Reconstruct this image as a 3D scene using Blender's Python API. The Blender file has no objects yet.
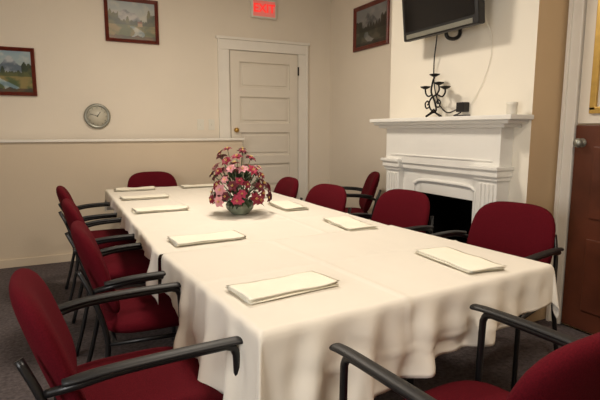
import bpy, bmesh, math, random
from mathutils import Vector, Matrix, noise
random.seed(7)
S = bpy.context.scene
COL = S.collection
try:
    S.view_settings.view_transform = 'Standard'
    S.view_settings.look = 'None'
except Exception: pass

# ------------------------------------------------------------ materials
def srgb(r,g,b):
    f=lambda c:(c/255/12.92) if c/255<=0.04045 else ((c/255+0.055)/1.055)**2.4
    return (f(r),f(g),f(b),1)
def mat(name,col,rough=0.6,metal=0,noise_scale=None,noise_amt=0.08,bump=0,bump_scale=None,sheen=0,spec=None,emis=None,estr=0,trans=0):
    m=bpy.data.materials.new(name); m.use_nodes=True
    nt=m.node_tree; b=nt.nodes['Principled BSDF']
    b.inputs['Base Color'].default_value=col
    b.inputs['Roughness'].default_value=rough
    b.inputs['Metallic'].default_value=metal
    if spec is not None: b.inputs['Specular IOR Level'].default_value=spec
    if sheen: b.inputs['Sheen Weight'].default_value=sheen
    if trans: b.inputs['Transmission Weight'].default_value=trans
    if emis: b.inputs['Emission Color'].default_value=emis; b.inputs['Emission Strength'].default_value=estr
    tc=nt.nodes.new('ShaderNodeTexCoord')
    if noise_scale:
        n=nt.nodes.new('ShaderNodeTexNoise'); n.inputs['Scale'].default_value=noise_scale; n.inputs['Detail'].default_value=5
        nt.links.new(tc.outputs['Object'],n.inputs['Vector'])
        r=nt.nodes.new('ShaderNodeValToRGB')
        lo=[c*(1-noise_amt) for c in col[:3]]+[1]; hi=[min(1,c*(1+noise_amt)) for c in col[:3]]+[1]
        r.color_ramp.elements[0].position=0.3; r.color_ramp.elements[1].position=0.7
        r.color_ramp.elements[0].color=lo; r.color_ramp.elements[1].color=hi
        nt.links.new(n.outputs['Fac'],r.inputs['Fac']); nt.links.new(r.outputs['Color'],b.inputs['Base Color'])
    if bump:
        n2=nt.nodes.new('ShaderNodeTexNoise'); n2.inputs['Scale'].default_value=bump_scale or 80; n2.inputs['Detail'].default_value=4
        nt.links.new(tc.outputs['Object'],n2.inputs['Vector'])
        bp=nt.nodes.new('ShaderNodeBump'); bp.inputs['Strength'].default_value=bump; bp.inputs['Distance'].default_value=0.01
        nt.links.new(n2.outputs['Fac'],bp.inputs['Height']); nt.links.new(bp.outputs['Normal'],b.inputs['Normal'])
    return m
M={}
M['wall']=mat('wall_paint',srgb(229,218,201),0.75,noise_scale=1.5,noise_amt=0.03,bump=0.08,bump_scale=60)
M['half']=mat('half_wall_paint',srgb(210,193,169),0.75,noise_scale=1.5,noise_amt=0.03,bump=0.08,bump_scale=60)
M['breast']=mat('breast_paint',srgb(236,229,214),0.75,noise_scale=1.5,noise_amt=0.02,bump=0.06,bump_scale=60)
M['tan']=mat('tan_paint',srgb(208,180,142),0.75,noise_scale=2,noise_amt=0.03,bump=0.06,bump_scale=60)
M['ceil']=mat('ceiling_paint',srgb(235,229,217),0.9,noise_scale=2,noise_amt=0.02)
M['trim']=mat('trim_paint',srgb(234,228,217),0.45,noise_scale=6,noise_amt=0.02)
M['door']=mat('door_paint',srgb(224,215,200),0.45,noise_scale=6,noise_amt=0.02)
M['mantel']=mat('mantel_paint',srgb(234,232,226),0.4,noise_scale=6,noise_amt=0.02)
M['carpet']=mat('carpet',srgb(92,84,84),0.95,noise_scale=45,noise_amt=0.35,bump=0.6,bump_scale=180,spec=0.1)
M['cloth']=mat('tablecloth',srgb(235,228,215),0.8,noise_scale=3,noise_amt=0.02,bump=0.22,bump_scale=6,spec=0.2)
M['napkin']=mat('napkin',srgb(248,242,224),0.85,noise_scale=8,noise_amt=0.02,bump=0.15,bump_scale=40,spec=0.2)
M['red']=mat('burgundy_fabric',srgb(86,13,24),0.92,noise_scale=260,noise_amt=0.22,bump=0.25,bump_scale=300,spec=0.1)
M['black']=mat('black_metal',srgb(20,19,20),0.35,noise_scale=20,noise_amt=0.1)
M['plastic']=mat('black_plastic',srgb(22,21,22),0.5,noise_scale=40,noise_amt=0.1)
M['iron']=mat('wrought_iron',srgb(22,20,18),0.5,metal=0.6,noise_scale=60,noise_amt=0.2)
M['screen']=mat('tv_screen',srgb(10,10,13),0.12,noise_scale=2,noise_amt=0.05)
M['brownframe']=mat('frame_wood',srgb(96,30,16),0.35,noise_scale=25,noise_amt=0.3)
M['brown']=mat('brown_door_wood',srgb(92,48,32),0.4,noise_scale=7,noise_amt=0.2)
M['brass']=mat('brass',srgb(190,150,80),0.3,metal=0.9,noise_scale=20,noise_amt=0.05)
M['silver']=mat('silver',srgb(150,150,140),0.35,metal=0.6,noise_scale=20,noise_amt=0.05)
M['dial']=mat('dial',srgb(196,190,172),0.4,noise_scale=20,noise_amt=0.05)
M['soot']=mat('firebox_soot',srgb(10,9,9),0.95,noise_scale=12,noise_amt=0.4,spec=.05)
M['gold']=mat('gold_trim',srgb(196,160,84),0.4,metal=0.5,noise_scale=20,noise_amt=0.1)
M['tabwood']=mat('table_laminate',srgb(120,84,54),0.5,noise_scale=10,noise_amt=0.2)
M['glassy']=mat('bowl_glass',srgb(150,160,140),0.1,noise_scale=10,noise_amt=0.2,trans=0.35)
M['leaf']=mat('leaf',srgb(66,84,54),0.6,noise_scale=20,noise_amt=0.3)
M['leaf2']=mat('leaf_dark',srgb(34,54,32),0.6,noise_scale=20,noise_amt=0.3)
M['p1']=mat('petal_burgundy',srgb(132,22,50),0.6,noise_scale=30,noise_amt=0.2)
M['p2']=mat('petal_rose',srgb(172,50,80),0.6,noise_scale=30,noise_amt=0.2)
M['p3']=mat('petal_pale',srgb(216,150,158),0.6,noise_scale=30,noise_amt=0.1)
M['p4']=mat('petal_deep',srgb(92,12,32),0.6,noise_scale=30,noise_amt=0.2)
M['yel']=mat('stamen',srgb(220,190,110),0.6,noise_scale=30,noise_amt=0.1)
M['redlit']=mat('exit_red',srgb(240,60,50),0.5,noise_scale=10,noise_amt=0.02,emis=srgb(255,40,40),estr=0.8)
M['exitbg']=mat('exit_face',srgb(238,140,130),0.5,noise_scale=10,noise_amt=0.02,emis=srgb(255,120,110),estr=0.2)
M['white']=mat('white_plastic',srgb(226,221,208),0.4,noise_scale=10,noise_amt=0.02)
M['lamp']=mat('lamp_diffuser',srgb(255,240,215),0.4,noise_scale=5,noise_amt=0.01,emis=srgb(255,236,205),estr=2.0)
M['sky']=mat('window_glass',srgb(210,225,240),0.1,noise_scale=3,noise_amt=0.05,emis=srgb(220,232,255),estr=1.0)

# ------------------------------------------------------------ mesh helpers
def obj_from_bm(name,bm,mats,parent=None,smooth=False,loc=None,rot=None):
    me=bpy.data.meshes.new(name); bmesh.ops.recalc_face_normals(bm,faces=bm.faces)
    bm.to_mesh(me); bm.free()
    for m in (mats if isinstance(mats,(list,tuple)) else [mats]): me.materials.append(m)
    if smooth:
        for p in me.polygons: p.use_smooth=True
    o=bpy.data.objects.new(name,me); COL.objects.link(o)
    if parent: o.parent=parent
    if loc: o.location=loc
    if rot: o.rotation_euler=rot
    return o
def empty(name,loc=(0,0,0),rz=0):
    e=bpy.data.objects.new(name,None); COL.objects.link(e); e.location=loc; e.rotation_euler=(0,0,rz); e.empty_display_size=0.1
    return e
def merge(bm,t,mi=0,mtx=None,smooth=False):
    vm={}
    for v in t.verts:
        vm[v]=bm.verts.new(mtx@v.co if mtx else v.co)
    for f in t.faces:
        try:
            nf=bm.faces.new([vm[v] for v in f.verts]); nf.material_index=mi; nf.smooth=smooth
        except ValueError: pass
    t.free()
def bm_box(bm,x0,x1,y0,y1,z0,z1,mi=0,bev=0):
    t=bmesh.new()
    r=bmesh.ops.create_cube(t,size=1)
    for v in t.verts:
        v.co=Vector(((x0+x1)/2+v.co.x*(x1-x0),(y0+y1)/2+v.co.y*(y1-y0),(z0+z1)/2+v.co.z*(z1-z0)))
    if bev: bmesh.ops.bevel(t,geom=t.edges[:],offset=bev,segments=2,affect='EDGES',profile=0.6)
    merge(bm,t,mi)
def box(name,x0,x1,y0,y1,z0,z1,m,parent=None,bev=0):
    bm=bmesh.new(); bm_box(bm,x0,x1,y0,y1,z0,z1,0,bev); return obj_from_bm(name,bm,m,parent)
def smooth_pts(pts,n=6):
    pts=[Vector(p) for p in pts]
    if len(pts)<3: return pts
    P=[pts[0]*2-pts[1]]+pts+[pts[-1]*2-pts[-2]]; out=[]
    for i in range(1,len(P)-2):
        for k in range(n):
            t=k/n; a,b,c,d=P[i-1],P[i],P[i+1],P[i+2]
            out.append(0.5*((2*b)+(c-a)*t+(2*a-5*b+4*c-d)*t*t+(3*b-a-3*c+d)*t**3))
    out.append(pts[-1]); return out
def bm_tube(bm,pts,r,seg=10,sm=6,mi=0,flat=None,rad_fn=None):
    pts=smooth_pts(pts,sm) if sm else [Vector(p) for p in pts]
    n=len(pts); prev=None; rings=[]
    for i,p in enumerate(pts):
        t=(pts[min(i+1,n-1)]-pts[max(i-1,0)]).normalized()
        if flat: side=t.cross(Vector((0,0,1)))
        else: side=None
        if side is None or side.length<1e-3:
            if prev is None:
                a=Vector((0,0,1)) if abs(t.z)<0.9 else Vector((1,0,0)); side=t.cross(a)
            else: side=prev-t*prev.dot(t)
        side.normalize(); prev=side; up=side.cross(t).normalized()
        rr=r*(rad_fn(i/(n-1)) if rad_fn else 1)
        ra,rb=(rr,rr) if not flat else (rr,r*flat)
        rings.append([bm.verts.new(p+side*math.cos(2*math.pi*k/seg)*ra+up*math.sin(2*math.pi*k/seg)*rb) for k in range(seg)])
    for i in range(n-1):
        for k in range(seg):
            f=bm.faces.new([rings[i][k],rings[i][(k+1)%seg],rings[i+1][(k+1)%seg],rings[i+1][k]]); f.smooth=True; f.material_index=mi
    for rg in (rings[0],rings[-1]):
        f=bm.faces.new(rg); f.material_index=mi
def bm_lathe(bm,prof,c=(0,0,0),seg=24,mi=0,axis='z'):
    rings=[]
    for (r,z) in prof:
        ring=[]
        for k in range(seg):
            a=2*math.pi*k/seg; x,y=max(r,1e-4)*math.cos(a),max(r,1e-4)*math.sin(a)
            p={'z':(x,y,z),'y':(x,z,y),'x':(z,x,y)}[axis]
            ring.append(bm.verts.new(Vector(c)+Vector(p)))
        rings.append(ring)
    for i in range(len(rings)-1):
        for k in range(seg):
            f=bm.faces.new([rings[i][k],rings[i][(k+1)%seg],rings[i+1][(k+1)%seg],rings[i+1][k]]); f.smooth=True; f.material_index=mi
    for rg in (rings[0],rings[-1]):
        f=bm.faces.new(rg); f.material_index=mi
def bm_pad(bm,w,h,t,fn,ex=4.5,nr=10,na=48,mi=0,taper=0):
    def outline(a):
        c,s=math.cos(a),math.sin(a); k=(abs(c)**ex+abs(s)**ex)**(-1/ex); return c*k,s*k
    rs=[math.sin(math.pi/2*i/nr) for i in range(nr+1)]
    def P(r,a,sgn):
        x,y=outline(a); x*=r; y*=r
        z=sgn*t/2*max(0,(1-r**5))**0.45
        xw=x*w/2*(1+taper*y)
        return fn(xw,y*h/2,z)
    top=bm.verts.new(P(0,0,1)); bot=bm.verts.new(P(0,0,-1))
    seq=[(r,1) for r in rs[1:]]+[(r,-1) for r in reversed(rs[1:-1])]
    rings=[[bm.verts.new(P(r,2*math.pi*k/na,s)) for k in range(na)] for r,s in seq]
    for k in range(na):
        f=bm.faces.new([top,rings[0][k],rings[0][(k+1)%na]]); f.smooth=True; f.material_index=mi
        f=bm.faces.new([bot,rings[-1][(k+1)%na],rings[-1][k]]); f.smooth=True; f.material_index=mi
    for i in range(len(rings)-1):
        for k in range(na):
            f=bm.faces.new([rings[i][k],rings[i+1][k],rings[i+1][(k+1)%na],rings[i][(k+1)%na]]); f.smooth=True; f.material_index=mi

# ------------------------------------------------------------ room shell
XL,YB,YN,ZC=-2.6,5.5,-2.2,3.05
box('floor',XL-.1,3.4,YN-.1,YB+.1,-.1,0,M['carpet'])
box('ceiling',XL-.1,3.4,YN-.1,YB+.1,ZC,ZC+.1,M['ceil'])
box('wall_back',XL-.1,3.4,YB,YB+.1,0,ZC,M['wall'])
box('wall_left',XL-.1,XL,YN,YB,0,ZC,M['wall'])
box('wall_front',XL-.1,3.4,YN-.1,YN,0,ZC,M['wall'])
box('wall_right',3.13,3.3,2.9,YB,0,ZC,M['wall'])
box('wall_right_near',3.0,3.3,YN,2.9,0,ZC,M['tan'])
bm=bmesh.new()
bm_box(bm,2.70,3.0,2.17,2.55,0,ZC); bm_box(bm,2.70,3.0,3.13,3.66,0,ZC); bm_box(bm,2.70,3.0,2.55,3.13,.80,ZC)
bm_box(bm,3.0,3.13,2.9,3.66,0,ZC)
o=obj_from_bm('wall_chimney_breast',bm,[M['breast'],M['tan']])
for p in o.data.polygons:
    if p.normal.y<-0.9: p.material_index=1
box('wall_half',XL,1.88,5.30,5.42,0,1.185,M['half'])
box('trim_half_wall_cap',XL,1.90,5.275,5.44,1.185,1.21,M['trim'],bev=.005)
box('baseboard_half_wall',XL,1.88,5.285,5.30,0,.08,M['half'],bev=.004)
box('baseboard_back',2.79,3.13,5.485,5.5,0,.14,M['trim'],bev=.004)
box('baseboard_right',3.115,3.13,3.66,5.485,0,.14,M['trim'],bev=.004)
box('baseboard_left',XL,XL+.015,YN,5.28,0,.14,M['trim'],bev=.004)
# ---- white panelled door in back wall
D=empty('door_1',(0,0,0))
x0,x1,dy=1.81,2.66,5.5
bm=bmesh.new()
bm_box(bm,x0,x1,dy-.012,dy-.001,0.01,2.19)
st=.11
bm_box(bm,x0,x0+st,dy-.036,dy-.012,.01,2.19,bev=.004); bm_box(bm,x1-st,x1,dy-.036,dy-.012,.01,2.19,bev=.004)
rails=[(.01,.22),(.52,.62),(.90,1.0),(1.27,1.38),(1.68,1.78),(2.07,2.19)]
for a,b in rails: bm_box(bm,x0+st-.004,x1-st+.004,dy-.0355,dy-.012,a,b,bev=.004)
for i in range(5):
    a=rails[i][1]; b=rails[i+1][0]
    bm_box(bm,x0+st+.035,x1-st-.035,dy-.024,dy-.011,a+.035,b-.035,bev=.004)
obj_from_bm('leaf',bm,M['door'],D)
bm=bmesh.new(); bm_lathe(bm,[(.0,-.085),(.022,-.08),(.028,-.065),(.02,-.05),(.010,-.045),(.010,-.039),(.026,-.038),(.026,-.034)],(1.865,dy,1.30),axis='y',seg=20)
obj_from_bm('knob',bm,M['brass'],D)
for i,z in enumerate((.3,1.95)):
    box('hinge_%d'%(i+1),x1-.004,x1+.012,dy-.045,dy-.03,z,z+.1,M['iron'],D)
bm=bmesh.new()
bm_box(bm,1.67,1.80,dy-.03,dy-.001,0,2.2,bev=.006); bm_box(bm,2.67,2.80,dy-.03,dy-.001,0,2.2,bev=.006)
bm_box(bm,1.67,2.80,dy-.031,dy-.001,2.2,2.31,bev=.006); bm_box(bm,1.65,2.82,dy-.05,dy-.001,2.31,2.34,bev=.006)
bm_box(bm,1.67,1.695,dy-.042,dy-.03,0,2.31,bev=.003); bm_box(bm,2.775,2.80,dy-.042,dy-.03,0,2.31,bev=.003)
obj_from_bm('trim_door_back',bm,M['trim'])
# ---- right near doorway
bm=bmesh.new()
bm_box(bm,2.96,2.999,2.06,2.155,0,2.5,bev=.008); bm_box(bm,2.96,2.999,1.1,1.19,0,2.5,bev=.008); bm_box(bm,2.96,2.999,1.1,2.155,2.5,2.6,bev=.008)
bm_box(bm,2.945,2.97,2.125,2.15,0,2.5,bev=.004)
obj_from_bm('trim_door_right',bm,M['trim'])
D2=empty('door_2',(0,0,0))
bm=bmesh.new()
bm_box(bm,2.965,2.999,1.20,2.05,.02,1.33,bev=.004)
for a,b in ((.15,.62),(.75,1.2)): 
    bm_box(bm,2.955,2.966,1.33,1.92,a,b,bev=.006)
obj_from_bm('lower_leaf',bm,M['brown'],D2)
bm=bmesh.new()
bm_box(bm,2.975,2.999,1.20,2.05,1.34,2.49,0,bev=.003)
for y0,y1,z0,z1 in ((1.93,1.97,1.42,2.42),(1.28,1.32,1.42,2.42),(1.28,1.97,1.40,1.44),(1.28,1.97,2.40,2.44)):
    bm_box(bm,2.955,2.976,y0,y1,z0,z1,1,bev=.004)
obj_from_bm('upper_leaf',bm,[M['door'],M['gold']],D2)
bm=bmesh.new(); bm_lathe(bm,[(.0,-.065),(.022,-.062),(.03,-.045),(.022,-.03),(.010,-.025),(.010,-.01),(.028,-.008),(.028,0)],(2.966,2.0,1.22),axis='x',seg=20)
obj_from_bm('knob',bm,M['silver'],D2)
box('baseboard_right_near',2.985,3.0,YN,1.1,0,.14,M['trim'],bev=.004)
bm=bmesh.new()
bm_box(bm,XL,XL+.01,-.6,1.2,.9,2.3,1)
for a in ((-.7,-.6,.8,2.4),(1.2,1.3,.8,2.4),(-.6,1.2,.8,.9),(-.6,1.2,2.3,2.4),(.28,.32,.9,2.3),(-.6,1.2,1.58,1.62)):
    bm_box(bm,XL,XL+.04,a[0],a[1],a[2],a[3],0,bev=.004)
obj_from_bm('window_1',bm,[M['trim'],M['sky']])

# ------------------------------------------------------------ fireplace mantel
FP=empty('fireplace_mantel',(0,0,0))
fx=2.699
bm=bmesh.new()
bm_box(bm,2.49,fx,2.15,3.67,1.365,1.395,bev=.006)
bm_box(bm,2.515,fx,2.19,3.64,1.34,1.366,bev=.006)
bm_box(bm,2.54,fx,2.24,3.60,1.315,1.341,bev=.006)
obj_from_bm('shelf',bm,M['mantel'],FP)
bm=bmesh.new()
bm_box(bm,2.585,fx,2.30,3.54,1.03,1.316,bev=.003)
bm_box(bm,2.578,2.59,2.36,3.48,1.09,1.10,bev=.002)
obj_from_bm('frieze',bm,M['mantel'],FP)
for i,(a,b) in enumerate(((2.30,2.50),(3.34,3.54))):
    bm=bmesh.new()
    bm_box(bm,2.565,fx,a,b,0.0,.16,bev=.005)
    bm_box(bm,2.585,fx,a+.01,b-.01,.16,1.0,bev=.003)
    w=(b-a-.06)/4
    for k in range(4):
        bm_box(bm,2.575,2.59,a+.03+k*w+.006,a+.03+(k+1)*w-.006,.2,.94,bev=.004)
    bm_box(bm,2.57,fx,a-.003,b+.003,.965,.99,bev=.004)
    bm_box(bm,2.555,fx,a-.012,b+.012,.99,1.035,bev=.006)
    bm_box(bm,2.54,fx,a-.022,b+.022,1.035,1.06,bev=.006)
    obj_from_bm('pilaster_%d'%(i+1),bm,M['mantel'],FP)
bm=bmesh.new()
bm_box(bm,2.63,fx,2.49,2.56,0,1.03,bev=.003); bm_box(bm,2.63,fx,3.12,3.35,0,1.03,bev=.003)
bm_box(bm,2.63,fx,2.55,3.13,.80,1.03,bev=.003)
pts=[(2.625,2.53,0),(2.625,2.53,.80),(2.625,2.54,.87),(2.625,2.60,.90),(2.625,2.85,.905),(2.625,3.10,.90),(2.625,3.18,.87),(2.625,3.20,.80),(2.625,3.20,0)]
bm_tube(bm,pts,.014,sm=5)
bm_box(bm,2.60,fx,2.49,3.35,.985,1.03,bev=.006)
obj_from_bm('surround',bm,M['mantel'],FP)
bm=bmesh.new()
bm_box(bm,2.98,2.995,2.552,3.128,.002,.798); bm_box(bm,2.64,2.98,2.551,2.563,.002,.798); bm_box(bm,2.64,2.98,3.117,3.129,.002,.798)
bm_box(bm,2.64,2.98,2.563,3.117,.787,.799); bm_box(bm,2.64,2.98,2.563,3.117,.002,.012)
obj_from_bm('firebox_lining',bm,M['soot'],FP)
box('hearth',2.50,2.56,2.3,3.54,0,.012,M['soot'],FP,bev=.003)

# ------------------------------------------------------------ tables
def table(name,x0,x1,y0,y1,rz=0,piv=None):
    T=empty(name,((x0+x1)/2,(y0+y1)/2,0)); w=(x1-x0)/2; l=(y1-y0)/2
    if piv:
        v=Matrix.Rotation(rz,3,'Z')@(T.location-Vector(piv)); T.location=Vector(piv)+v; T.rotation_euler=(0,0,rz)
    box('top',-w,w,-l,l,.718,.744,M['tabwood'],T,bev=.004)
    for i,s in enumerate((-1,1)):
        y=s*(l-.22)
        bm=bmesh.new()
        bm_tube(bm,[(-.12,y,.718),(-.12,y,.02)],.016,sm=0); bm_tube(bm,[(.12,y,.718),(.12,y,.02)],.016,sm=0)
        bm_tube(bm,[(-.3,y,.016),(.3,y,.016)],.016,sm=0); bm_tube(bm,[(-.12,y,.35),(.12,y,.35)],.010,sm=0)
        obj_from_bm('trestle_%d'%(i+1),bm,M['black'],T)
FX0,FX1=.385,1.70
table('banquet_table',FX0,FX1,2.25,3.55)
table('banquet_table',FX0,FX1,3.56,4.87)
RZ=math.radians(4.4); PV=(.47,1.195,0); NW=1.315; NLn=.93
table('square_table',.475,.475+NW-.01,1.20,1.195+NLn,RZ,PV)

def sstep(a,b,x):
    t=min(1,max(0,(x-a)/(b-a))); return t*t*(3-2*t)
def crease(d,w,h):
    return h*math.exp(-(d/w)**2)
def cloth(name,x0,x1,y0,y1,top,oL,oR,oF,oB,seed=0,cx=(),cy=()):
    nk=22
    nx=110; ny=max(80,int((y1-y0)/.02))
    xs=[('L',k/nk) for k in range(nk,0,-1)]+[('I',i/nx) for i in range(nx+1)]+[('R',k/nk) for k in range(1,nk+1)]
    ys=[('L',k/nk) for k in range(nk,0,-1)]+[('I',i/ny) for i in range(ny+1)]+[('R',k/nk) for k in range(1,nk+1)]
    bm=bmesh.new(); grid=[]
    for (ty,fy) in ys:
        y=y0 if ty=='L' else y1 if ty=='R' else y0+fy*(y1-y0)
        row=[]
        for (tx,fx_) in xs:
            x=x0 if tx=='L' else x1 if tx=='R' else x0+fx_*(x1-x0)
            dx=0 if tx=='I' else fx_*(oL(y) if tx=='L' else oR(y)); sx=-1 if tx=='L' else 1
            dyy=0 if ty=='I' else fy*(oF(x) if ty=='L' else oB(x)); sy=-1 if ty=='L' else 1
            if dx==0 and dyy==0:
                z=top+.0018*noise.noise(Vector((x*3,y*3,seed)))+.0014*noise.noise(Vector((x*11,y*3,seed+3)))
                for c in cx: z+=crease(x-c,.010,.0045)
                for c in cy: z+=crease(y-c,.012,.0045)
                row.append(bm.verts.new((x,y,z))); continue
            rho=math.hypot(dx,dyy); phi=math.atan2(dyy,dx)
            ins=math.sin(2*phi)
            base=.010*(1-math.exp(-rho/.008))
            if ins<1e-6:
                p=y if dx>0 else x
                e0,e1=(y0,y1) if dx>0 else (x0,x1)
                fade=sstep(0,.10,min(p-e0,e1-p))
                q=.5+.5*math.sin(p*22+seed+1.8*math.sin(p*4.3+seed)+rho*5)
                wv=q**3*.19*fade + .05*math.sin(p*43+seed+rho*9)*fade+.09*noise.noise(Vector((p*9,rho*12,seed)))*fade
                out=base+rho*(.03+wv)
                # pressed fold lines carried over the edge
                for c in (cx if dyy>0 else cy): out+=crease(p-c,.012,.006)*min(1,rho/.03)
                out+=crease(rho-.17,.006,.004)*fade
            else:
                out=base+rho*(.03+.16*ins*ins*(.6+.4*math.cos(6*phi)))
            zz=top-rho*.985
            row.append(bm.verts.new((x+sx*math.cos(phi)*out,y+sy*math.sin(phi)*out,zz)))
        grid.append(row)
    for j in range(len(grid)-1):
        for i in range(len(grid[0])-1):
            f=bm.faces.new([grid[j][i],grid[j][i+1],grid[j+1][i+1],grid[j+1][i]]); f.smooth=True
    o=obj_from_bm(name,bm,M['cloth'])
    md=o.modifiers.new('thick','SOLIDIFY'); md.thickness=.0015; md.offset=0
    return o
cloth('tablecloth',FX0-.003,FX1+.003,2.20,4.88,.7485,lambda y:.085+.14*sstep(2.40,2.2,y)+.02*math.sin(y*4),lambda y:.07,lambda x:.001,lambda x:.20,seed=2,cx=(.82,1.27),cy=(2.75,3.6,4.2))
nc=cloth('tablecloth',-.002,NW+.002,-.002,.98,.7535,lambda y:.30-.16*sstep(.55,.9,y),lambda y:.17-.09*sstep(.4,.9,y),lambda x:.36-.13*sstep(.05,.8,x)-.07*sstep(.8,1.3,x),lambda x:.001,seed=5,cx=(.53,),cy=(.50,))
nc.location=PV; nc.rotation_euler=(0,0,RZ)

# ------------------------------------------------------------ napkins
def napkin(x,y,ang,L=.36,W=.175):
    bm=bmesh.new()
    zz=.0
    sk=random.uniform(-.012,.012)
    for k in range(3):
        l=L+random.uniform(-.008,.004); w=W+random.uniform(-.006,.003)
        oy=random.uniform(-.004,.004); ox=random.uniform(-.004,.004)
        t=bmesh.new(); nx,ny=24,12; th=.0036
        rows=[]
        for s in (0,1):
            g=[]
            for j in range(ny+1):
                r=[]
                for i in range(nx+1):
                    px=(i/nx-.5)*l; py=(j/ny-.5)*w
                    lift=.0022*(k+1)*max(-.4,noise.noise(Vector((px*10+x*5,py*10+y*3,k*.2))))+.0016*(k)*(abs(i/nx-.5)*2)**3
                    edge=min(i,nx-i,j,ny-j)==0
                    z=zz+(th*(.5) if edge else s*th)+(lift+.001 if k>0 or s==1 else 0)
                    r.append(t.verts.new((px+ox+sk*py*4+.003*math.sin(py*30+k),py+oy+.0022*math.sin(px*18+k*1.3+x*9),z)))
                g.append(r)
            rows.append(g)
        for s in (0,1):
            for j in range(ny):
                for i in range(nx):
                    t.faces.new([rows[s][j][i],rows[s][j][i+1],rows[s][j+1][i+1],rows[s][j+1][i]])
        bmesh.ops.remove_doubles(t,verts=t.verts,dist=.0002)
        merge(bm,t,0,smooth=True); zz+=th+.0012
    obj_from_bm('folded_napkin',bm,M['napkin'],loc=(x,y,.7580 if y<2.2 else .7530),rot=(0,0,math.radians(ang)))
for a in ((.675,1.50,7),(1.47,1.50,86),(.65,2.38,3),(1.50,2.40,86),(.61,3.42,2),(1.46,3.17,88),(.61,4.10,0),(.62,4.72,0),(1.22,4.70,3)):
    napkin(*a)

# ------------------------------------------------------------ chairs
def chair(x,y,face_deg,name='armchair'):
    C=empty(name,(x,y,0),math.radians(-face_deg))
    bm=bmesh.new()
    def seatf(px,py,pz):
        z=.445+pz-(.03*max(0,py/.24)**3)
        return Vector((px,py+.02,z))
    bm_pad(bm,.53,.52,.09,seatf,ex=4.5); obj_from_bm('seat',bm,M['red'],C)
    def backf(px,py,pz):
        s=py+.20
        yy=-.20-.30*s+pz+.6*px*px
        zz=.485+s*.975
        return Vector((px,yy,zz))
    bm=bmesh.new(); bm_pad(bm,.50,.41,.075,backf,ex=3.6,taper=-.05); obj_from_bm('backrest',bm,M['red'],C)
    for i,s in enumerate((-1,1)):
        bm=bmesh.new()
        bm_tube(bm,[(s*.298,.24,0),(s*.299,.237,.3),(s*.301,.232,.60),(s*.301,.226,.655),(s*.301,.208,.672),(s*.300,.16,.676),(s*.298,-.08,.672),(s*.288,-.20,.655),(s*.245,-.268,.63)],.012,sm=6)
        bm_tube(bm,[(s*.275,-.32,0),(s*.272,-.265,.2),(s*.265,-.23,.40),(s*.245,-.275,.60),(s*.21,-.325,.72)],.012,sm=6)
        bm_tube(bm,[(s*.299,.236,.395),(s*.265,-.23,.395)],.010,sm=0)
        bm_lathe(bm,[(.016,0),(.016,.02),(.013,.022)],(s*.298,.24,0),seg=12)
        obj_from_bm('side_frame_%d'%(i+1),bm,M['black'],C)
        bm=bmesh.new()
        bm_tube(bm,[(s*.302,.272,.683),(s*.302,.265,.684),(s*.302,.21,.688),(s*.303,.05,.689),(s*.299,-.12,.684),(s*.286,-.232,.668)],.023,seg=14,sm=6,flat=.42,
                rad_fn=lambda t:.6+.4*min(1,math.sin(math.pi*t)*4))
        obj_from_bm('armrest_%d'%(i+1),bm,M['plastic'],C)
    bm=bmesh.new()
    bm_tube(bm,[(-.299,.17,.393),(.299,.17,.393)],.010,sm=0)
    bm_tube(bm,[(-.265,-.2,.393),(.265,-.2,.393)],.010,sm=0)
    obj_from_bm('cross_bars',bm,M['black'],C)
    return C
chair(.19,1.60,87)
chair(.37,2.40,90)
chair(.34,3.26,90)
chair(.31,4.08,90)
chair(.84,4.84,180)
chair(1.55,3.98,-90+4)
chair(1.59,3.26,-90-8)
chair(1.90,2.70,-90-10)
chair(2.09,1.90,-90-14)
chair(2.60,4.24,-64)
chair(1.01,.915,-6)

# ------------------------------------------------------------ flower arrangement
bm=bmesh.new()
cx,cy=1.054,3.04; zt=.7530
bm_lathe(bm,[(.0,0),(.055,0),(.062,.008),(.090,.04),(.093,.065),(.080,.085),(.077,.08),(.083,.062),(.07,.04),(.0,.02)],(cx,cy,zt),mi=0)
def frame(d):
    d=d.normalized(); a=Vector((0,0,1)) if abs(d.z)<.9 else Vector((1,0,0)); s=d.cross(a).normalized(); u=s.cross(d)
    return s,u,d
def petal(bm,base,s,out,d,L,W,curl,mi):
    n=5; rows=[]
    for i in range(n+1):
        t=i/n; w=W*math.sin(math.pi*(0.12+.88*t)**.8)*.5
        c=base+out*(L*t)+d*(L*(.55*t-curl*t*t))
        cup=.25*w
        rows.append([bm.verts.new(c-s*w+d*cup),bm.verts.new(c),bm.verts.new(c+s*w+d*cup)])
    for i in range(n):
        for k in range(2):
            f=bm.faces.new([rows[i][k],rows[i][k+1],rows[i+1][k+1],rows[i+1][k]]); f.smooth=True; f.material_index=mi
def bloom(c,d,R,mi,np_=6,layers=2):
    s,u,d=frame(d)
    for ly in range(layers):
        for k in range(np_):
            a=2*math.pi*(k+.5*ly)/np_+random.uniform(-.15,.15)
            out=s*math.cos(a)+u*math.sin(a); sd=d.cross(out)
            petal(bm,c,sd,out,d,R*(1-.25*ly),R*.72,.55-.35*ly+random.uniform(-.1,.1),mi)
    for k in range(4):
        a=k*1.6; e=c+d*R*.5+(s*math.cos(a)+u*math.sin(a))*R*.18
        bm_tube(bm,[c,e],.0016,seg=5,sm=0,mi=7)
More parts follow.
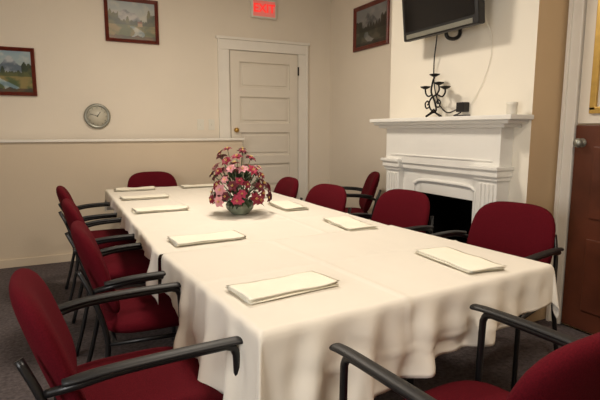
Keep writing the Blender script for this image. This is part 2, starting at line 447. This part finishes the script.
def leaf(c,d,L,W,mi):
    s,u,d=frame(d); rows=[]
    for i in range(6):
        t=i/5; w=W*math.sin(math.pi*(.05+.93*t))*.5; p=c+d*L*t-Vector((0,0,1))*L*.25*t*t
        rows.append([bm.verts.new(p-s*w+u*w*.3),bm.verts.new(p),bm.verts.new(p+s*w+u*w*.3)])
    for i in range(5):
        for k in range(2):
            f=bm.faces.new([rows[i][k],rows[i][k+1],rows[i+1][k+1],rows[i+1][k]]); f.smooth=True; f.material_index=mi
root=Vector((cx,cy,zt+.07))
N=70
for i in range(N):
    zc=1-(i+.5)/N*1.25; th=i*2.39996
    rr=math.sqrt(max(0,1-zc*zc)); d=Vector((rr*math.cos(th),rr*math.sin(th),zc*1.0))
    R=Vector((d.x*.185,d.y*.185,.02+max(-.08,d.z)*.28))*random.uniform(.70,1.14)
    c=root+Vector((0,0,.04))+R
    bm_tube(bm,[root-Vector((0,0,.03)),root+R*.5+Vector((0,0,.02)),c],.0022,seg=5,sm=3,mi=1)
    mi=random.choice([3,3,3,3,4,4,5,6,6])
    bloom(c,d+Vector((random.uniform(-.3,.3),random.uniform(-.3,.3),.15)),random.uniform(.028,.048),mi)
for i in range(80):
    th=random.uniform(0,6.283); el=random.uniform(-.35,1.2); d=Vector((math.cos(th)*math.cos(el),math.sin(th)*math.cos(el),math.sin(el)))
    c=root+Vector((d.x*.09,d.y*.09,.03+max(0,d.z)*.15))
    leaf(c,d,random.uniform(.06,.10),random.uniform(.022,.036),random.choice([1,2]))
fo=obj_from_bm('flower_arrangement',bm,[M['glassy'],M['leaf'],M['leaf2'],M['p1'],M['p2'],M['p3'],M['p4'],M['yel']])

# ------------------------------------------------------------ paintings
def paintmat(name):
    m=bpy.data.materials.new(name); m.use_nodes=True; nt=m.node_tree
    a=nt.nodes.new('ShaderNodeVertexColor'); a.layer_name='paint'
    nt.links.new(a.outputs['Color'],nt.nodes['Principled BSDF'].inputs['Base Color'])
    nt.nodes['Principled BSDF'].inputs['Roughness'].default_value=.35
    return m
PM=paintmat('oil_painting')
def mixc(a,b,t): return tuple(a[i]*(1-t)+b[i]*t for i in range(3))
def landscape(kind):
    def f(u,v):
        n=noise.fractal(Vector((u*4,v*4,kind)),1.0,2.0,5)
        sky=mixc((150,176,190),(214,206,176),1-v)
        if kind==2: sky=mixc((170,186,200),(206,206,200),1-v)
        c=mixc(sky,(235,230,215),max(0,n)*.8)
        ridge=.60+.18*math.sin(u*5+kind)+.10*noise.noise(Vector((u*6,kind,0)))
        if kind==1: ridge=.62+.25*math.exp(-((u-.62)/.12)**2)+.04*noise.noise(Vector((u*9,0,0)))
        if kind==2: ridge=.55+.30*math.exp(-((u-.45)/.2)**2)+.07*noise.noise(Vector((u*12,3,0)))
        if v<ridge: c=mixc((96,110,124),(190,194,196),max(0,min(1,.4+n*1.5+(v-.5))))
        tl=.48+.22*abs(noise.noise(Vector((u*11,kind+5,0))))+(.18 if u<.22 or u>.82 else 0)
        if v<tl: c=mixc((36,52,30),(92,96,46),max(0,min(1,.4+n*1.4)))
        if v<.38: c=mixc((74,92,44),(150,132,74),max(0,min(1,.4+n*1.6)))
        rv=.5+.15*math.sin(v*9+kind)
        if v<.36 and abs(u-rv)<.05+(.36-v)*.3: c=mixc((120,150,160),(210,214,204),max(0,min(1,.3+n*1.5)))
        if v<.1+.05*noise.noise(Vector((u*9,9,0))): c=mixc((50,48,28),(110,80,46),max(0,min(1,.5+n)))
        if kind==2:
            g=sum(c)/3; c=mixc(c,(g*.9,g*.88,g*.85),.7); c=tuple(k*.75 for k in c)
        if kind==0:
            if .62<u<.72 and v<.5 and v>.36: c=(120,60,40) if v>.44 else (180,150,110)
            c=mixc(c,(170,120,70),.22)
        return tuple(k*.9 for k in c)
    return f
def painting(name,c,w,h,rz,kind,fw=.035):
    P=empty(name,c,rz)
    bm=bmesh.new(); nx,ny=90,66; cl=bm.loops.layers.float_color.new('paint')
    g=[[bm.verts.new(((i/nx-.5)*(w-2*fw+.01),-.008,(j/ny-.5)*(h-2*fw+.01))) for i in range(nx+1)] for j in range(ny+1)]
    F=landscape(kind)
    for j in range(ny):
        for i in range(nx):
            f=bm.faces.new([g[j][i],g[j][i+1],g[j+1][i+1],g[j+1][i]])
            for l,(a,b) in zip(f.loops,((i,j),(i+1,j),(i+1,j+1),(i,j+1))): l[cl]=srgb(*F(a/nx,b/ny))
    o=obj_from_bm('canvas',bm,PM,P)
    bm=bmesh.new()
    w2,h2=w/2,h/2
    prof=[(0,0),(0,-.022),(.008,-.028),(.020,-.020),(fw-.006,-.014),(fw,-.010),(fw,0)]
    rings=[]
    for (ins,yy) in prof:
        rings.append([bm.verts.new((sx*(w2-ins),yy,sz*(h2-ins))) for sx,sz in ((-1,-1),(1,-1),(1,1),(-1,1))])
    for i in range(len(rings)-1):
        for k in range(4): bm.faces.new([rings[i][k],rings[i][(k+1)%4],rings[i+1][(k+1)%4],rings[i+1][k]])
    bm.faces.new(rings[0])
    obj_from_bm('frame',bm,M['brownframe'],P)
    return P
painting('framed_painting',(.77,5.499,2.415),.53,.44,0,0)
painting('framed_painting',(-.42,5.499,1.85),.55,.45,0,1)
painting('framed_painting',(3.129,4.61,2.42),.66,.48,-math.pi/2,2,fw=.045)

# ------------------------------------------------------------ exit sign
E=empty('exit_sign',(2.225,5.499,2.67))
box('housing',-.155,.155,-.05,0,-.10,.11,M['white'],E,bev=.008)
box('face',-.135,.135,-.053,-.049,-.08,.09,M['exitbg'],E,bev=.001)
cu=bpy.data.curves.new('t','FONT'); cu.body='EXIT'; cu.size=.13; cu.align_x='CENTER'; cu.align_y='CENTER'; cu.extrude=.002; cu.offset=.002
to=bpy.data.objects.new('tmp',cu); COL.objects.link(to)
bpy.context.view_layer.update()
me=bpy.data.meshes.new_from_object(to.evaluated_get(bpy.context.evaluated_depsgraph_get()))
bpy.data.objects.remove(to)
me.materials.clear(); me.materials.append(M['redlit'])
lo=bpy.data.objects.new('letters',me); COL.objects.link(lo); lo.parent=E; lo.location=(0,-.055,.005); lo.rotation_euler=(math.pi/2,0,0)

# ------------------------------------------------------------ wall clock, switches
W=empty('wall_clock',(.385,5.499,1.44))
bm=bmesh.new(); bm_lathe(bm,[(.125,0),(.127,-.02),(.12,-.032),(.106,-.034),(.098,-.024),(.0,-.024)],axis='y',seg=48); obj_from_bm('case',bm,M['silver'],W)
bm=bmesh.new(); bm_lathe(bm,[(.097,-.0245),(.097,-.0255),(.0,-.0255)],axis='y',seg=40); obj_from_bm('dial',bm,M['dial'],W)
bm=bmesh.new()
for k in range(12):
    a=k*math.pi/6; bm_tube(bm,[(math.cos(a)*.078,-.0265,math.sin(a)*.078),(math.cos(a)*.090,-.0265,math.sin(a)*.090)],.0018,seg=4,sm=0)
bm_tube(bm,[(0,-.0275,0),(.03,-.0275,.042)],.003,seg=6,sm=0); bm_tube(bm,[(0,-.0285,0),(-.07,-.0285,.022)],.002,seg=6,sm=0)
bm_lathe(bm,[(.006,-.026),(.006,-.031),(.0,-.032)],axis='y',seg=12)
obj_from_bm('hands',bm,M['iron'],W)
def switch(x,z,w=.075):
    s=empty('light_switch',(x,5.499,z)); box('plate',-w/2,w/2,-.006,0,-.06,.06,M['white'],s,bev=.002); box('toggle',-.006,.006,-.016,-.005,-.012,.012,M['white'],s,bev=.002)
switch(1.46,1.36); switch(1.585,1.36,.07)

# ------------------------------------------------------------ television
TV=empty('television',(2.50,2.84,2.235)); TV.rotation_euler=(0,math.radians(-6),0)
box('cabinet',-.03,.035,-.385,.385,-.25,.25,M['plastic'],TV,bev=.012)
box('screen',-.033,-.028,-.355,.355,-.185,.22,M['screen'],TV,bev=.001)
box('back_shell',.03,.08,-.28,.28,-.18,.2,M['plastic'],TV,bev=.015)
box('speaker_bar',-.036,-.028,-.34,.34,-.237,-.205,M['silver'],TV,bev=.002)
BR=empty('tv_wall_mount',(0,0,0))
box('wall_plate',2.68,2.699,2.72,2.92,2.06,2.36,M['black'],BR,bev=.003)
box('arm_plate',2.595,2.605,2.70,2.94,2.12,2.3,M['black'],BR,bev=.002)
bm=bmesh.new(); bm_tube(bm,[(2.60,2.82,2.2),(2.68,2.82,2.2)],.02,sm=0); bm_tube(bm,[(2.60,2.86,2.08),(2.60,2.86,1.985),(2.64,2.84,1.96),(2.685,2.82,1.985),(2.69,2.82,2.08)],.014)
obj_from_bm('arm',bm,M['black'],BR)
bm=bmesh.new(); bm_tube(bm,[(2.62,2.98,2.05),(2.63,3.0,1.96),(2.66,3.05,1.84),(2.68,3.07,1.70),(2.67,3.03,1.58),(2.66,2.96,1.48),(2.66,2.88,1.43),(2.675,2.80,1.45)],.005,seg=8)
obj_from_bm('power_cable',bm,M['plastic'])
bm=bmesh.new(); bm_tube(bm,[(2.64,2.57,2.08),(2.68,2.52,1.95),(2.692,2.52,1.80),(2.692,2.57,1.65),(2.692,2.63,1.55),(2.69,2.68,1.48)],.0022,seg=8)
obj_from_bm('antenna_cable',bm,M['white'])
bm=bmesh.new(); bm_box(bm,2.64,2.699,2.70,2.775,1.43,1.50,0,bev=.006); bm_tube(bm,[(2.63,2.62,1.403),(2.60,2.68,1.403),(2.62,2.77,1.404),(2.65,2.75,1.42),(2.66,2.73,1.44)],.005,seg=8)
obj_from_bm('power_adapter',bm,M['plastic'])
bm=bmesh.new(); bm_lathe(bm,[(.0,0),(.03,0),(.032,.01),(.032,.06),(.034,.062),(.034,.078),(.0,.082)],(2.60,2.24,1.396)); obj_from_bm('small_jar',bm,M['white'])

# ------------------------------------------------------------ candelabra
CD=empty('candelabra',(2.595,2.965,1.397))
bm=bmesh.new()
def Y(a,b,x=0): return (x,-a,b)
bm_tube(bm,[Y(-.08,.006),Y(-.02,.03),Y(.03,.05),Y(.01,.12),Y(-.03,.19),Y(-.02,.26),Y(.0,.30)],.007)
bm_tube(bm,[Y(.09,.006),Y(.03,.03),Y(-.03,.06),Y(-.05,.11),Y(-.02,.15),Y(.03,.17),Y(.055,.20),Y(.05,.235)],.0065)
bm_tube(bm,[(.07,0,.006),(.03,0,.03),(0,-.005,.06)],.006)
bm_tube(bm,[(-.07,0,.006),(-.03,0,.03),(0,-.005,.06)],.006)
bm_tube(bm,[Y(-.02,.17),Y(-.06,.16),Y(-.09,.18),Y(-.10,.215)],.006)
bm_tube(bm,[Y(-.04,.08),Y(-.08,.07),Y(-.095,.105),Y(-.07,.125),Y(-.055,.105),Y(-.07,.095)],.0055)
bm_tube(bm,[Y(.02,.08),Y(.06,.075),Y(.075,.11),Y(.05,.13),Y(.035,.11),Y(.05,.10)],.0055)
bm_tube(bm,[Y(.03,.17),Y(.09,.15),Y(.12,.175),Y(.12,.20)],.006)
for a,b in ((.0,.30),(.05,.235),(-.10,.215),(.12,.20)):
    bm_lathe(bm,[(.0,0),(.012,.002),(.036,.014),(.040,.022),(.036,.020),(.012,.010),(.0,.010)],Y(a,b),seg=20)
    bm_lathe(bm,[(.012,.01),(.014,.026),(.011,.026),(.0,.02)],Y(a,b),seg=14)
obj_from_bm('ironwork',bm,M['iron'],CD)

# ------------------------------------------------------------ lamps
for (x,y) in ((.9,.4),(1.0,3.2)):
    Lp=empty('ceiling_lamp',(x,y,ZC))
    bm=bmesh.new(); bm_lathe(bm,[(.22,0),(.22,-.03),(.20,-.035)],seg=36); obj_from_bm('rim',bm,M['white'],Lp)
    bm=bmesh.new(); bm_lathe(bm,[(.20,-.03),(.19,-.06),(.13,-.09),(.0,-.105)],seg=36); obj_from_bm('diffuser',bm,M['lamp'],Lp,smooth=True)
def area(name,loc,target,size,power,col,sy=None):
    l=bpy.data.lights.new(name,'AREA'); l.energy=power; l.color=col; l.shape='RECTANGLE'; l.size=size; l.size_y=sy or size
    o=bpy.data.objects.new(name,l); COL.objects.link(o); o.location=loc
    o.rotation_euler=(Vector(target)-Vector(loc)).to_track_quat('-Z','Y').to_euler(); return o
area('ceiling_light_1',(.9,.4,2.93),(.9,.4,0),.4,34,(1,.89,.75))
area('ceiling_light_2',(1.0,3.2,2.93),(1.0,3.2,0),.4,44,(1,.89,.75))
area('window_light',(XL+.08,.3,1.6),(3,2.4,1.3),1.7,76,(1,.97,.92),1.3)
w=bpy.data.worlds.new('world'); S.world=w; w.use_nodes=True
w.node_tree.nodes['Background'].inputs['Color'].default_value=(1,.9,.78,1); w.node_tree.nodes['Background'].inputs['Strength'].default_value=.3

# ------------------------------------------------------------ camera
cam=bpy.data.cameras.new('camera'); cam.lens=29.4; cam.sensor_width=36; cam.clip_start=.02
co=bpy.data.objects.new('camera',cam); COL.objects.link(co); co.location=(0,0,1.3)
co.rotation_euler=(math.radians(90-8.13),0,math.radians(-26.2))
S.camera=co
